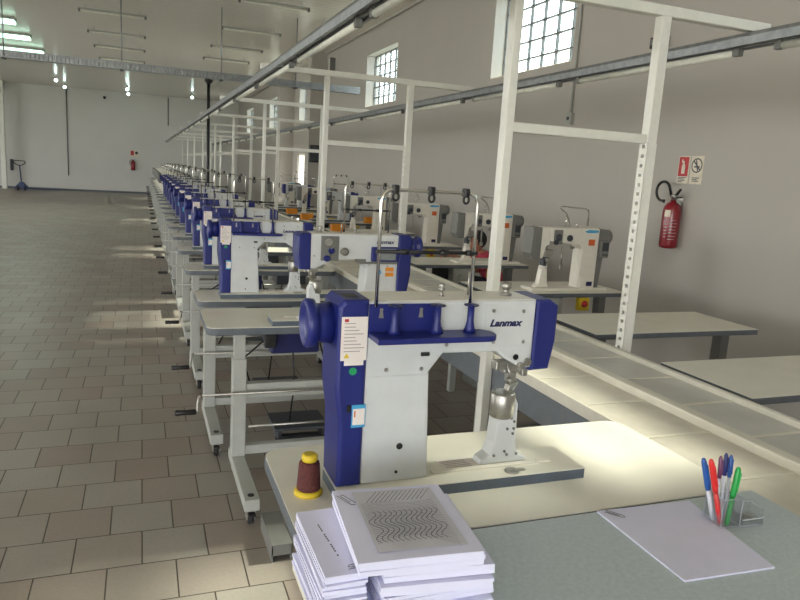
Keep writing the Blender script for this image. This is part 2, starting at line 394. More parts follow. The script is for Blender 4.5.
# ------------------------------------------------------------------ blue and white post-bed machine
def make_machine(label):
    t = thing('sewing_machine', label, 'sewing machine')
    # base plate
    pp = [(.03, -.045), (.735, -.045), (.735, .115), (.03, .115)]
    bp = MB().prism(pp, 'z', 0, .027).build('base_plate', 'plateedge', t)
    MB().prism(pp, 'z', .027, .03, .0008, 1).build('plate_top', 'cream', bp)
    m = MB(); m.box(.3, .66, .012, .03, .03, .034, .001); m.box(.62, .625, .012, .03, .03, .038); m.build('slide_plate', 'offwhite', bp)
    m = MB(); m.lathe([(.02, 0), (.02, .003)], (.52, -.018, .03), n=18); m.box(.5, .56, -.024, -.010, .03, .034, .002); m.build('latch', 'steel', bp)
    m = MB(); m.box(.34, .44, .03, .09, .0301, .0312); m.build('instruction_slip', 'sticker', bp)
    for k in range(5): MB().box(.347+random.random()*.01, .43-random.random()*.02, .037+k*.01, .040+k*.01, .0312, .0316).build('print', 'stickink', bp)
    # body
    prof = [(.095, .03), (.279, .03), (.264, .316), (.299, .362), (.45, .360), (.482, .338), (.53, .312), (.558, .314), (.558, .497), (.095, .497)]
    body = MB().prism(prof, 'y', 0, .13, .007, 3).build('body', 'white', t)
    MB().box(.1, .262, -.0015, 0, .032, .31, .0007, 1).build('cover_panel', 'white', body); MB().box(.41, .552, -.0015, 0, .375, .488, .0007, 1).build('cover_panel', 'white', body)
    for u, z in ((.148, .326), (.241, .325), (.432, .47), (.52, .468), (.438, .388), (.527, .386), (.305, .385)):
        MB().lathe([(.0052, 0), (.0045, .003)], (u, -.0012, z), (0, -1, 0), 12).build('screw', 'steel', body)
    for u, z in ((.15, .33), (.25, .335), (.54, .38)): MB().lathe([(.0052, 0), (.0045, .003)], (u, .13, z), (0, 1, 0), 12).build('screw', 'steel', body)
    MB().lathe([(.0085, 0), (.0085, .002)], (.195, -.0013, .124), (0, -1, 0), 16).build('hole_plug', 'black', body)
    MB().lathe([(.004, 0), (.004, .002)], (.19, -.0013, .055), (0, -1, 0), 12).build('hole_plug', 'black', body)
    MB().box(.237, .262, -.0012, .002, .357, .368, .003).build('hole_plug', 'black', body)
    MB().box(.1, .555, .002, .128, .497, .4985, .0005, 1).build('top_cover', 'offwhite', body)
    # column front panel with screen
    m = MB(); m.prism([(.1, .34), (.3, .34), (.33, .36), (.33, .366), (.27, .366), (.27, .352), (.1, .352)], 'y', .13, .134); m.build('recess_trim', 'gray', body)
    sc = MB().box(.10, .245, .13, .15, .355, .435, .006).build('control_panel', 'blue', t)
    MB().box(.115, .215, .15, .1515, .364, .427, .0005, 1).build('display', 'screen', sc)
    text('Lanmax', .03, 'bluedark', 'lettering', body, Matrix.Translation((.17, .1305, .46)) @ FRONT, .3, .0008)
    text('Lanmax', .025, 'bluedark', 'lettering', body, Matrix.Translation((.468, -.0017, .437)) @ BACK @ Matrix.Scale(1.16, 4, (1, 0, 0)), .3, .0011)
    for z0 in (.30, .272): MB().box(.115, .16, .13, .1315, z0, z0+.022).build('warning_label', 'bin', body)
    MB().lathe([(.014, 0), (.014, .0015)], (.195, .13, .295), (0, 1, 0), 18).build('seal', 'skyblue', body)
    # tension unit on the front
    tp = MB().box(.415, .508, .13, .136, .355, .487, .003).build('tension_plate', 'gray', t)
    for u, z, r in ((.455, .41, .016), (.478, .368, .017)): MB().lathe([(r, 0), (r, .012), (r*.7, .014), (r*.7, .022)], (u, .136, z), (0, 1, 0), 16).build('tension_knob', 'blue', tp)
    MB().lathe([(.022, 0), (.022, .01), (.012, .012), (.012, .018)], (.385, .13, .405), (0, 1, 0), 18).build('dial', 'steel', t)
    m = MB(); m.lathe([(.02, 0), (.02, .006)], (.47, .136, .455), (0, 1, 0), 16); m.tube([(.46, .14, .365), (.46, .15, .42), (.43, .15, .45)], .002, 6)
    m.build('tension_disc', 'steel', tp)
    # head and needle end
    cap = [(.558, .498), (.6, .498), (.625, .482), (.625, .385), (.612, .308), (.556, .305)]
    MB().prism(cap, 'y', -.004, .134, .008, 3).build('end_cap', 'blue', t)
    # motor housing
    mo = MB().prism([(.02, .44), (.02, .487), (.035, .502), (.096, .502), (.096, .03), (.034, .03), (.032, .2), (.02, .28)], 'y', -.006, .136, .01, 3).build('motor_housing', 'blue', t)
    MB().box(.045, .08, .03, .08, .5018, .5028).build('vent', 'black', mo)
    m = MB(); m.lathe([(.052, 0), (.048, .03), (.048, .04), (.059, .044), (.061, .06), (.056, .067), (.045, .0675), (.04, .06), (.01, .058)], (.022, .07, .432), (-1, 0, 0), 28)
    m.build('handwheel', 'blue', t)
    lb = MB().box(.028, .093, -.0075, -.006, .355, .462, .0005, 1).build('rating_label', 'sticker', mo)
    MB().box(.038, .086, -.0075, -.006, .343, .355).build('barcode_strip', 'sticker', mo)
    for k in range(9):
        z = .445-k*.0085; MB().box(.035, .06+random.random()*.027, -.0081, -.0075, z, z+.0022).build('print', 'stickink', lb)
    MB().prism([(.036, .362), (.05, .362), (.043, .374)], 'y', -.0081, -.0075).build('warning_mark', 'yellow', lb)
    MB().box(.035, .045, -.0081, -.0075, .45, .457).build('emblem', 'redsign', lb)
    MB().lathe([(.0095, 0), (.0095, .0012)], (.061, -.006, .328), (0, -1, 0), 18).build('green_seal', 'green', mo)
    eb = MB().box(.063, .098, -.0075, -.006, .185, .243).build('blue_label', 'skyblue', mo)
    MB().box(.066, .096, -.0082, -.0075, .192, .233).build('label_field', 'sticker', eb)
    MB().box(.069, .0725, -.0086, -.0082, .212, .228).build('print', 'orange', eb)
    MB().box(.05, .06, -.0085, -.006, .225, .243, .001).build('clip', 'black', mo)
    # spool tray
    m = MB()
    tr = [(.095, 0)]+[(.385+.03*math.cos(math.radians(a)), -.04+.04*math.sin(math.radians(a))) for a in range(90, -95, -15)]+[(.095, -.08)]
    m.prism([(p[0], p[1]-.003) for p in tr], 'z', .410, .424, .003)
    bk = [(.095, .41), (.095, .492), (.272, .492), (.277, .45), (.29, .425), (.32, .415), (.32, .41)]
    m.prism(bk, 'y', -.006, -.003)
    for u in (.152, .262, .352):
        m.lathe([(.017, 0), (.012, .012), (.0085, .03), (.0085, .072)], (u, -.03, .424), n=14)
    ty = m.build('spool_tray', 'blue', t)
    for u in (.152, .262, .352): MB().lathe([(.019, 0), (.019, .0025)], (u, -.03, .491), n=16).build('holder_cap', 'bluedark', ty)
    for u in (.125, .228):
        m = MB(); m.lathe([(.0045, 0), (.0045, .002)], (u, -.006, .478), (0, -1, 0), 12); m.prism([(u-.003, .477), (u+.003, .477), (u+.006, .458), (u-.006, .458)], 'y', -.008, -.006); m.build('keyhole', 'steel', ty)
    # thread stand
    pts = [(.106, -.02, .488), (.106, -.02, .735)]+[(.106+.028*(1-math.cos(a)), -.02, .735+.028*math.sin(a)) for a in [PI/2*k/6 for k in range(1, 7)]]
    pts += [(.352-.028+.028*math.sin(a), -.02, .735+.028*math.cos(a)) for a in [PI/2*k/6 for k in range(0, 7)]]+[(.352, -.02, .42)]
    st = MB().tube(pts, .0043, 10).build('thread_stand', 'chrome', t)
    m = MB(); m.cyl(.0045, (.098, -.022, .62), (.36, -.022, .62), 8)
    for u in (.16, .26, .33): m.cyl(.007, (u, -.022, .62), (u+.02, -.022, .62), 8)
    m.build('guide_bar', 'black', st)
    for u in (.138, .228, .318):
        m = MB(); m.box(u-.007, u+.007, -.03, -.01, .755, .775, .003)
        m.tube([(u+.007*math.cos(a), -.024, .748+.009*math.sin(a)) for a in [2*PI*k/12 for k in range(12)]], .003, 6, True)
        m.build('thread_guide', 'black', st)
    # pins and knobs on top
    MB().lathe([(.008, 0), (.003, .004), (.003, .014), (.009, .016), (.009, .02), (.003, .022), (.009, .03), (.004, .033)], (.31, .06, .4985), n=14).build('top_knob', 'steel', t)
    MB().cyl(.0028, (.39, .07, .4985), (.39, .07, .56), 8).build('top_pin', 'steel', t)
    m = MB(); m.lathe([(.016, 0), (.016, .005), (.008, .008), (.008, .016), (.013, .02), (.013, .032), (.006, .035)], (.5, .065, .4985), n=18)
    m.build('top_knob', 'steel', t)
    # post bed
    pb = [(.45, .03), (.6, .03), (.592, .042), (.566, .052), (.556, .09), (.553, .2), (.545, .216), (.53, .222), (.515, .17), (.5, .168), (.492, .168), (.488, .09), (.478, .056), (.455, .042)]
    po = MB().prism(pb, 'y', .035, .085, .004, 2).build('post_bed', 'white', t)
    m = MB(); m.lathe([(.031, 0), (.031, .002), (.034, .004), (.034, .065), (.03, .07)], (.508, .045, .165), n=24); m.build('hook_cover', 'steel', po)
    for u, z in ((.545, .15), (.545, .13), (.543, .115), (.535, .16), (.525, .13), (.49, .055), (.53, .055), (.56, .055), (.522, .065)): MB().lathe([(.004, 0), (.004, .003)], (u, .035, z), (0, -1, 0), 10).build('screw', 'gray', po)
    # needle group
    m = MB()
    m.cyl(.006, (.53, .06, .25), (.53, .06, .33), 10); m.cyl(.0045, (.548, .06, .262), (.548, .06, .33), 10)
    m.box(.505, .556, .045, .08, .285, .318, .004); m.box(.515, .54, .04, .06, .262, .29, .003)
    m.lathe([(.009, 0), (.009, .012)], (.524, .0, .322), (0, -1, 0), 14); m.lathe([(.006, 0), (.008, .015), (.004, .02)], (.51, .03, .275), (0, -1, 0), 12)
    m.lathe([(.011, 0), (.011, .03)], (.545, .025, .33), (0, -1, 0), 14); m.box(.552, .57, .03, .05, .28, .31, .003); m.box(.47, .51, .03, .06, .3, .325, .004)
    m.tube([(.50, .02, .33), (.49, .0, .315), (.50, -.005, .29), (.515, .02, .275)], .003, 6)
    ng = m.build('needle_bar', 'steel', t)
    m = MB(); m.prism([(.525, .252), (.545, .262), (.555, .258), (.538, .236), (.522, .234)], 'y', .045, .07, .002); m.cyl(.0014, (.53, .06, .225), (.53, .06, .25), 6); m.build('presser_foot', 'chrome', ng)
    MB().lathe([(.008, 0), (.008, .0025)], (.508, -.001, .345), (0, -1, 0), 14).build('hole_plug', 'black', body)
    return t

T0 = make_table('nearest sewing table, cream top, under the machine beside the desk', .9, .55, .14, .04, .5)
T0.location = (.315, 1.295, FL)
M0 = make_machine('nearest blue and white sewing machine, with a full view of its back')
M0.location = (.408, 1.51, .8)
SEWG = 'blue and white sewing machines in the left row'; TABG = 'sewing tables in the left row'
M0['group'] = SEWG; T0['group'] = TABG
T2 = make_table('sewing table behind the nearest one, under the machine that shows its front', .87, .5, .175, -.47, .19); T2['group'] = TABG
T2.location = (.3, 3.48, FL)
t2 = copy_thing(M0, 'sewing machine turned the other way, front with tension dials and screen showing', (1.412, 3.61, .77), PI, SEWG)
t2.scale = (1.055, 1, 1)
T3 = make_table('first sewing table of the receding left row, back to back with the turned machine', .85, .41, .08, -.44, .19); T3['group'] = TABG
T3.location = (.315, 4.29, FL)
NROW = 24
for i in range(NROW):
    y = 4.29+1.27*i
    k = ORD[i+1]
    skip = () if i < 8 else ('cable', 'switch', 'pedal_rod', 'drip_tray', 'plug', 'brake_tab')
    mskip = () if i < 4 else ('screw', 'hole_plug', 'print', 'keyhole', 'latch', 'instruction_slip', 'presser_foot', 'label_field', 'clip', 'emblem', 'warning_mark', 'lettering', 'seal', 'warning_label', 'dial')
    if i: copy_thing(T3, f'{k} sewing table in the receding left row beyond the turned machine', (.315, y, FL), None, TABG, skip)
    if i <= 10: copy_thing(M0, f'{k} back-turned machine in the receding left row beyond the turned machine', (.432, y+.13, .75), None, SEWG, mskip)

# ------------------------------------------------------------------ conveyor
CY0, CY1 = -.6, 32.5
cv = thing('conveyor', 'long pale two-lane conveyor table running down the middle of the hall', 'conveyor', (1.62, 0, 0))
ca = MB().box(.025, .345, CY0, CY1, .70, .728).build('left_lane', 'belt', cv)
cb = MB().box(.40, .74, CY0, CY1, .70, .728).build('right_lane', 'beltgrey', cv)
for lane, xa, xb, ph in ((ca, .025, .345, 2.18), (cb, .40, .74, 2.10)):
    rest = MB()
    for k in range(-7, 86):
        y = ph+.355*k
        if k < 36: MB().box(xa, xb, y-.007, y+.007, .728, .731).build('divider_strip', 'rail', lane)
        else: rest.box(xa, xb, y-.007, y+.007, .728, .731)
    rest.build('divider_strip', 'rail', lane)['kind'] = 'stuff'
m = MB(); m.box(0, .012, CY0, CY1, .70, .75, .002, 1); m.box(.012, .025, CY0, CY1, .70, .742); m.build('side_rail', 'rail', cv)
m = MB(); m.box(.74, .77, CY0, CY1, .70, .752, .003, 1); m.build('side_rail', 'rail', cv)
m = MB(); m.box(.345, .40, CY0, CY1, .70, .762, .006, 2); m.build('centre_rail', 'rail', cv)
m = MB(); m.box(.0, .03, CY0, CY1, .56, .70, .002, 1); m.build('side_panel', 'fascia', cv)
m = MB(); m.box(.73, .76, CY0, CY1, .56, .70, .002, 1); m.build('side_panel', 'fascia', cv)
for k in range(20):
    y = -.4+1.725*k
    if y < CY1-.1:
        m = MB(); m.box(.03, .08, y-.025, y+.025, FL, .70); m.box(.68, .73, y-.025, y+.025, FL, .70); m.box(.08, .68, y-.02, y+.02, .25, .29)
        m.build('leg_frame', 'stand', cv)

# ------------------------------------------------------------------ frames over the conveyor and lamp rails
FY = [2.9+3.45*k for k in range(9)]
fr0 = thing('steel_frame', 'nearest white steel frame over the conveyor, slotted right post', 'frame', (0, FY[0], 0), 0, 'white frames over the conveyor')
def slotted(b, x0, x1, y0, y1, z0, z1):
    t = .004
    b.box(x0, x1, y0, y0+t, z0, z1); b.box(x0, x1, y1-t, y1, z0, z1)          # front and back flanges
    w = y1-y0; a = y0+w*.3; c = y0+w*.7
    z = z0
    b.box(x0, x0+t, y0, a, z0, z1); b.box(x0, x0+t, c, y1, z0, z1)
    while z < z1:
        b.box(x0, x0+t, a, c, z, min(z+.03, z1)); z += .048
    return b
m = MB(); m.box(1.575, 1.618, -.03, .03, FL, 2.44, .003, 1); m.build('post', 'frame', fr0)
m = MB(); slotted(m, 2.392, 2.45, -.03, .03, FL, 1.83); m.box(2.392, 2.45, -.028, .028, 1.83, 2.44, .003, 1); m.build('post', 'frame', fr0)
m = MB(); m.box(.99, 3.10, -.025, .025, 2.44, 2.49, .003, 1); m.build('top_beam', 'frame', fr0)
m = MB(); m.box(1.618, 2.392, -.02, .02, 1.825, 1.87, .003, 1); m.build('middle_beam', 'frame', fr0)
for k in range(1, len(FY)):
    copy_thing(fr0, f'{ORD[k+1]} white steel frame over the conveyor, counted from the desk', (0, FY[k], 0), None, 'white frames over the conveyor')
def rail(label, x, y0, y1):
    r = thing('lamp_rail', label, 'rail', (x, y0, 2.396)); L = y1-y0
    MB().prism([(-.06, .04), (-.066, .02), (-.06, -.02), (-.04, -.02), (-.04, -.005), (-.008, -.005), (-.008, -.02), (.008, -.02), (.008, -.005), (.04, -.005), (.04, -.02), (.06, -.02), (.066, .02), (.06, .04)], 'y', 0, L).build('trunking', 'galv', r)
    k = 0; y = .3
    while y < L-1.5:
        lm = MB(); lm.lathe([(.02, 0), (.02, 1.42)], (0, y, -.042), (0, 1, 0), 10); l_ = lm.build('lamp_tube', 'tube', r)
        MB().box(-.018, .018, y-.04, y, -.06, -.005).build('lamp_socket', 'gray', r); MB().box(-.018, .018, y+1.42, y+1.46, -.06, -.005).build('lamp_socket', 'gray', r)
        y += 1.725
    y = .5
    while y < L: MB().box(-.068, .068, y, y+.05, -.024, -.019).build('joint_plate', 'galv', r); y += 3.45
rail('left lamp rail hung under the frames, over the left row of machines', 1.06, 1.6, 34.0)
rail('right lamp rail hung under the frames, nearer the window wall', 3.03, 1.0, 34.0)

# ------------------------------------------------------------------ right row: tables and grey-white machines
def make_right_table(label):
    t = thing('work_table', label, 'table')
    W, D = 1.26, .56
    MB().box(0, W, 0, D, .847, .85, .001, 1).build('tabletop', 'cream', t)
    MB().box(0, W, 0, D, .815, .847, .003, 1).build('edge_band', 'edge', t)
    for x in (.12, 1.1):
        m = MB(); m.box(x-.035, x+.035, .1, .18, .06, .815, .004, 1); lg = m.build('leg', 'gray', t)
        m = MB(); m.box(x-.035, x+.035, .0, .54, .0, .06, .004, 1); m.build('foot', 'gray', t)
    MB().box(.15, 1.07, .12, .16, .4, .47, .003, 1).build('cross_beam', 'gray', t)
    return t
def add_under(t):
    m = MB(); m.box(.42, .66, .02, .3, .66, .81, .01); m.lathe([(.02, 0), (.025, .03)], (.5, .02, .73), (0, -1, 0)); m.build('motor_box', 'stand', t)
    m = MB(); m.box(.3, .4, .1, .3, .66, .81, .01); m.build('drive_unit', 'black', t)
    y = MB().box(.80, .90, .0, .05, .705, .81, .006).build('switch_box', 'yellow', t)
    MB().lathe([(.028, 0), (.028, .01), (.012, .014), (.012, .03)], (.85, 0, .76), (0, -1, 0), 16).build('switch_knob', 'redsign', y)
RTG = 'tables along the window wall'; RMG = 'grey and white machines along the window wall'
rt = make_right_table('nearest bare table along the window wall, cut by the right edge')
rt.location = (2.43, 2.06, FL); rt['group'] = RTG
copy_thing(rt, 'bare cream table between the nearest bare table and the first machine by the wall', (2.47, 3.2, FL), None, RTG)
rt2 = make_right_table('table by the window wall under the grey and white machine nearest the camera'); rt2.location = (2.47, 4.5, FL); rt2['group'] = RTG
add_under(rt2)

def make_gray(label):
    # front faces -y; x runs from head (left) to motor (right); z from table top
    t = thing('sewing_machine', label, 'sewing machine')
    MB().box(.0, .72, -.02, .15, 0, .022, .003).build('base_plate', 'offwhite', t)
    prof = [(.44, .022), (.60, .022), (.605, .5), (.59, .512), (.14, .505), (.14, .40), (.30, .38), (.42, .375), (.45, .34)]
    bd = MB().prism(prof, 'y', 0, .13, .008, 3).build('body', 'offwhite', t)
    MB().box(.46, .59, -.012, 0, .022, .12, .004).build('column_base', 'offwhite', bd)
    MB().box(.515, .57, -.0135, -.012, .04, .075).build('plate_label', 'bluedark', bd)
    MB().box(.505, .565, -.0015, 0, .37, .42).build('warning_label', 'orange', bd)
    MB().prism([(.46, .485), (.5, .497), (.59, .495), (.592, .478), (.55, .472), (.48, .472)], 'y', -.003, 0).build('badge', 'skyblue', bd)
    m = MB()
    m.prism([(.605, .51), (.69, .50), (.71, .46), (.70, .39), (.665, .25), (.645, .022), (.60, .022)], 'y', .005, .135, .01, 3); m.build('motor_housing', 'gray', t)
    MB().lathe([(.055, 0), (.06, .01), (.06, .04), (.05, .05)], (.70, .07, .44), (1, 0, 0), 24).build('handwheel', 'gray', t)
    cp = MB().box(.615, .69, -.03, .006, .275, .41, .006).build('control_panel', 'gray', t)
    MB().box(.622, .683, -.032, -.03, .33, .4).build('panel_face', 'dark', cp)
    for k in range(3): MB().lathe([(.006, 0), (.006, .004)], (.635+.018*k, -.03, .3), (0, -1, 0), 10).build('button', 'black', cp)
    hd = [(-.06, .50), (.14, .51), (.14, .36), (.10, .30), (.04, .25), (-.02, .26), (-.05, .32)]
    MB().prism([(-.03, .505), (.06, .505), (.06, .255), (.0, .25), (-.035, .3)], 'y', -.01, .14, .012, 3).build('head_guard', 'gray', t)
    MB().prism([(.06, .506), (.14, .506), (.14, .37), (.115, .36), (.09, .26), (.06, .26)], 'y', .0, .13, .008, 2).build('head', 'offwhite', t)
    m = MB(); m.box(.17, .25, -.01, 0, .375, .49, .004); tp = m.build('tension_plate', 'gray', t)
    m = MB(); m.lathe([(.028, 0), (.028, .01), (.014, .014), (.014, .03)], (.21, -.01, .43), (0, -1, 0), 18); m.lathe([(.02, 0), (.02, .01)], (.19, -.01, .39), (0, -1, 0)); m.build('tension_dial', 'dark', tp)
    m = MB(); m.lathe([(.026, 0), (.026, .01), (.016, .013), (.016, .022)], (.32, 0, .425), (0, -1, 0), 20); m.build('stitch_dial', 'dark', t)
    m = MB(); m.cyl(.008, (.13, .06, .22), (.13, .06, .38), 10); m.cyl(.006, (.155, .06, .2), (.155, .06, .37), 10); m.box(.10, .18, .0, .06, .27, .33, .006)
    m.tube([(.25, -.01, .36), (.245, -.02, .28), (.25, -.02, .22)], .008, 8); m.box(.235, .265, -.03, -.015, .18, .22, .004); m.lathe([(.015, 0), (.015, .02)], (.12, 0, .25), (0, -1, 0))
    m.box(.32, .37, -.01, .04, .34, .36, .004)
    nb = m.build('needle_bar', 'steel', t)
    m = MB(); m.box(.09, .125, -.01, .05, .2, .25, .006); m.box(.1, .15, .0, .04, .24, .27, .004); m.build('presser_foot', 'dark', nb)
    m = MB(); m.prism([(.06, .022), (.19, .022), (.17, .05), (.155, .19), (.11, .19), (.09, .05)], 'y', .03, .09, .004); m.lathe([(.032, 0), (.032, .05)], (.13, .05, .17), n=18); m.build('post_bed', 'offwhite', t)
    m = MB(); m.tube([(.36, .08, .51), (.35, .08, .57), (.32, .08, .62), (.26, .08, .655), (.27, .08, .672), (.36, .08, .668), (.5, .08, .662), (.53, .08, .65), (.54, .08, .61), (.535, .08, .52)], .006, 8)
    m.cyl(.005, (.31, .06, .51), (.31, .06, .6), 8); m.lathe([(.008, 0), (.004, .01), (.009, .02), (.003, .035)], (.42, .06, .51), n=10); m.build('thread_stand', 'chrome', t)
    return t
RY = [4.5, 6.05, 7.65, 9.25, 10.85, 12.45, 14.05, 15.65]
gm = make_gray('white machine with grey motor, nearest along the window wall'); gm.location = (2.88, 4.62, .75); gm['group'] = RMG
for k in range(1, len(RY)):
    copy_thing(rt2, f'{ORD[k+1]} machine table along the window wall, counted from the nearest grey and white machine', (2.47, RY[k], FL), None, RTG)
    if k in (1, 2, 3, 5, 7):
        n = 1+[1, 2, 3, 5, 7].index(k)
        copy_thing(gm, f'{ORD[n+1]} white machine with grey motor along the window wall, counted from the nearest', ([0, 2.96, 2.84][k] if k < 3 else 2.7, RY[k]+.12, .75), None, RMG)
# blue and white machines further on in the right row
for n, k in enumerate((4, 6)):
    copy_thing(M0, f'{["blue and white machine in the window row behind the fourth grey and white machine", "farther blue and white machine in the window row"][n]}', (3.35, RY[k]+.32, .75), PI, 'blue and white machines by the window wall')

for i in range(11, 20):
    copy_thing(gm, f'{ORD[i-10]} grey-white machine at the far end of the left row, behind the blue ones', (.40, 4.29+1.27*i+.12, .75), None, 'grey and white machines at the far end of the left row', ('screw', 'button', 'badge'))
# orange bins and spools on the far right tables
for n, (x, y) in enumerate(((2.59, 9.35), (3.6, 11.0), (2.58, 11.3), (2.59, 12.6))):
    bn = MB().prism([(-.09, 0), (.09, 0), (.105, .1), (-.105, .1)], 'y', -.06, .06, .006).build('parts_bin', 'bin', None, (x, y, .75))
    tag(bn, ['orange bin on the fourth table by the window wall', 'orange bin at the right of the fifth table by the wall', 'orange bin at the left of the fifth table by the wall', 'orange bin on the sixth table by the window wall'][n], 'bin', 'orange bins on the far tables')

# ------------------------------------------------------------------ seated person behind the second grey machine's table
def person():
    p = thing('person', 'dark-haired person in a pink shirt bent low behind a machine table, facing left', 'person', (3.62, 6.98, 0))
    me = bpy.data.meshes.new('body')
    V = [(.30, 0, .36), (.25, 0, .50), (.18, 0, .63), (.12, 0, .70), (.075, 0, .76), (.05, 0, .80),      # spine 0-5
         (.11, -.16, .685), (-.06, -.2, .58), (-.24, -.12, .70), (-.33, -.09, .75),                          # right arm 6-9
         (.11, .16, .685), (-.02, .21, .56), (-.2, .14, .6), (-.28, .11, .62),                              # left arm 10-13
         (.28, -.1, .36), (-.08, -.12, .44), (-.02, -.13, .0), (-.05, -.13, -.06), (-.2, -.13, -.07),             # right leg 14-18
         (.28, .1, .36), (-.08, .12, .44), (-.02, .13, .0), (-.05, .13, -.06), (-.2, .13, -.07)]
    E = [(0, 1), (1, 2), (2, 3), (3, 4), (4, 5), (3, 6), (6, 7), (7, 8), (8, 9), (3, 10), (10, 11), (11, 12), (12, 13),
         (0, 14), (14, 15), (15, 16), (16, 17), (17, 18), (0, 19), (19, 20), (20, 21), (21, 22), (22, 23)]
    Rr = [.13, .125, .13, .10, .05, .048, .06, .042, .03, .026, .06, .042, .03, .026, .085, .062, .042, .04, .035, .085, .062, .042, .04, .035]
    # five fingers on each hand
    for base, y0, idx in ((Vector((-.33, -.09, .75)), -.09, 9), (Vector((-.28, .11, .62)), .11, 13)):
        pc = len(V); V.append(tuple(base+Vector((-.05, 0, -.004)))); E.append((idx, pc)); Rr.append(.03)
        for fy, ln in ((-.024, .06), (-.008, .07), (.008, .066), (.024, .05)):
            a = len(V); V.append(tuple(base+Vector((-.085, fy, -.004)))); E.append((pc, a)); Rr.append(.0095)
            V.append(tuple(base+Vector((-.085-ln*.55, fy*1.15, -.012)))); E.append((a, a+1)); Rr.append(.0085)
            V.append(tuple(base+Vector((-.085-ln*.9, fy*1.15, -.034)))); E.append((a+1, a+2)); Rr.append(.0075)
        a = len(V); V.append(tuple(base+Vector((-.045, -.035, -.01)))); E.append((pc, a)); Rr.append(.0105)
        V.append(tuple(base+Vector((-.085, -.05, -.024)))); E.append((a, a+1)); Rr.append(.009)
    me.from_pydata(V, E, [])
    o = bpy.data.objects.new('body', me); COL.objects.link(o)
    sk = o.modifiers.new('skin', 'SKIN')
    for i, r in enumerate(Rr): me.skin_vertices[0].data[i].radius = (r, r)
    me.skin_vertices[0].data[0].use_root = True
    sub = o.modifiers.new('sub', 'SUBSURF'); sub.levels = 2; sub.render_levels = 2
    bpy.context.view_layer.update()
    m2 = bpy.data.meshes.new_from_object(o.evaluated_get(bpy.context.evaluated_depsgraph_get()))
    bpy.data.objects.remove(o)
    # head: an ellipsoid with brow, nose, chin, joined to the body
    bm = bmesh.new(); bm.from_mesh(m2)
    n0 = len(bm.verts)
    hv = bmesh.ops.create_uvsphere(bm, u_segments=32, v_segments=24, radius=1)['verts']
    for v in hv:
        x, y, z = v.co
        X, Y, Z = x*.095, y*.075, z*.118
        if z < 0: X = X*(1-.22*(-z)) - .012*(-z); Y *= 1-.25*(-z)
        if x < -.55:                                     # face side
            fy = math.exp(-(y/.16)**2)
            X -= fy*(.026*math.exp(-((z+.12)/.13)**2) + .007*math.exp(-((z+.48)/.06)**2) + .006*math.exp(-((z+.6)/.05)**2) + .012*math.exp(-((z+.88)/.14)**2) + .005*math.exp(-((z-.28)/.12)**2))
            X += .008*(math.exp(-((abs(y)-.3)/.13)**2)*math.exp(-((z-.08)/.09)**2))
        v.co = Vector((X+.02, Y, Z+.885))
    for f_ in bm.faces: f_.smooth = True
    # ears
    for sgn in (-1, 1):
        e = bmesh.ops.create_uvsphere(bm, u_segments=12, v_segments=8, radius=1)['verts']
        for v in e: v.co = Vector((.03+v.co.x*.018, sgn*.076+v.co.y*.009, .88+v.co.z*.03))
    for f_ in bm.faces: f_.smooth = True
    bm.to_mesh(m2); bm.free()
    # body mesh carries skin, shirt and trousers by place
    m2.materials.clear(); m2.materials.append(M['skin'])
    body = bpy.data.objects.new('body', m2); COL.objects.link(body); body.parent = p
    # clothing: offset copies of the torso and legs
    def cloth(name, planes, off, mt):
        bm = bmesh.new(); bm.from_mesh(m2)
        for co_, no in planes:                            # keep the side the normal points to
            bmesh.ops.bisect_plane(bm, geom=bm.verts[:]+bm.edges[:]+bm.faces[:], plane_co=co_, plane_no=no, clear_inner=True)
        bm.normal_update()
        for v in bm.verts: v.co = v.co+v.normal*off
        me = bpy.data.meshes.new(name); bm.to_mesh(me); bm.free(); me.materials.clear(); me.materials.append(M[mt])
        c = bpy.data.objects.new(name, me); COL.objects.link(c); c.parent = p
        sm = c.modifiers.new('solid', 'SOLIDIFY'); sm.thickness = .003
    cloth('shirt', [((0, 0, .55), (.5, 0, 1)), ((-.05, 0, 0), (1, 0, 0)), ((.07, 0, .765), (.35, 0, -1))], .008, 'shirt')
    cloth('trousers', [((0, 0, .57), (-.5, 0, -1)), ((0, 0, .53), (0, 0, -1)), ((0, 0, 0), (0, 0, 1)), ((-.15, 0, 0), (1, 0, 0))], .0065, 'trousers')
    mo = MB(); mo.tube([(-.062, -.022, .832), (-.076, -.01, .834), (-.079, 0, .833), (-.076, .01, .834), (-.062, .022, .832)], .0035, 8); mo.build('lips', mat('lips', (150, 84, 76), .5), p)
    for sg in (-1, 1):
        br = MB(); br.tube([(-.066, sg*.012, .912), (-.069, sg*.028, .916), (-.056, sg*.044, .912)], .003, 6); br.build('eyebrow', 'hair', p)
    hb = MB(); hb.ball((.03, 0, .915), 1, (.108, .085, .108), 24)
    for v in hb.bm.verts:
        if v.co.x < -.005 and v.co.z < .935: v.co.x = -.005+(v.co.x+.005)*.1
        if v.co.z < .85: v.co.x += .0
    hb.build('hair', 'hair', p)
    eb = MB()
    for sg in (-1, 1): eb.ball((-.068, sg*.027, .894), .0095, (1, 1, .75), 10)
    eb.build('eye', 'black', p)
    p.location.x = 3.57
    return p
person()
st = thing('stool', 'low grey stool under the seated person by the window wall', 'stool', (3.95, 6.98, 0))
MB().lathe([(.14, .205), (.15, .21), (.15, .235), (.14, .24)], n=24).build('seat', 'dark', st)
for a in (45, 135, 225, 315):
    c, s_ = math.cos(math.radians(a)), math.sin(math.radians(a))
    MB().cyl(.012, (.09*c, .09*s_, .207), (.14*c, .14*s_, FL), 10).build('leg', 'steel', st)

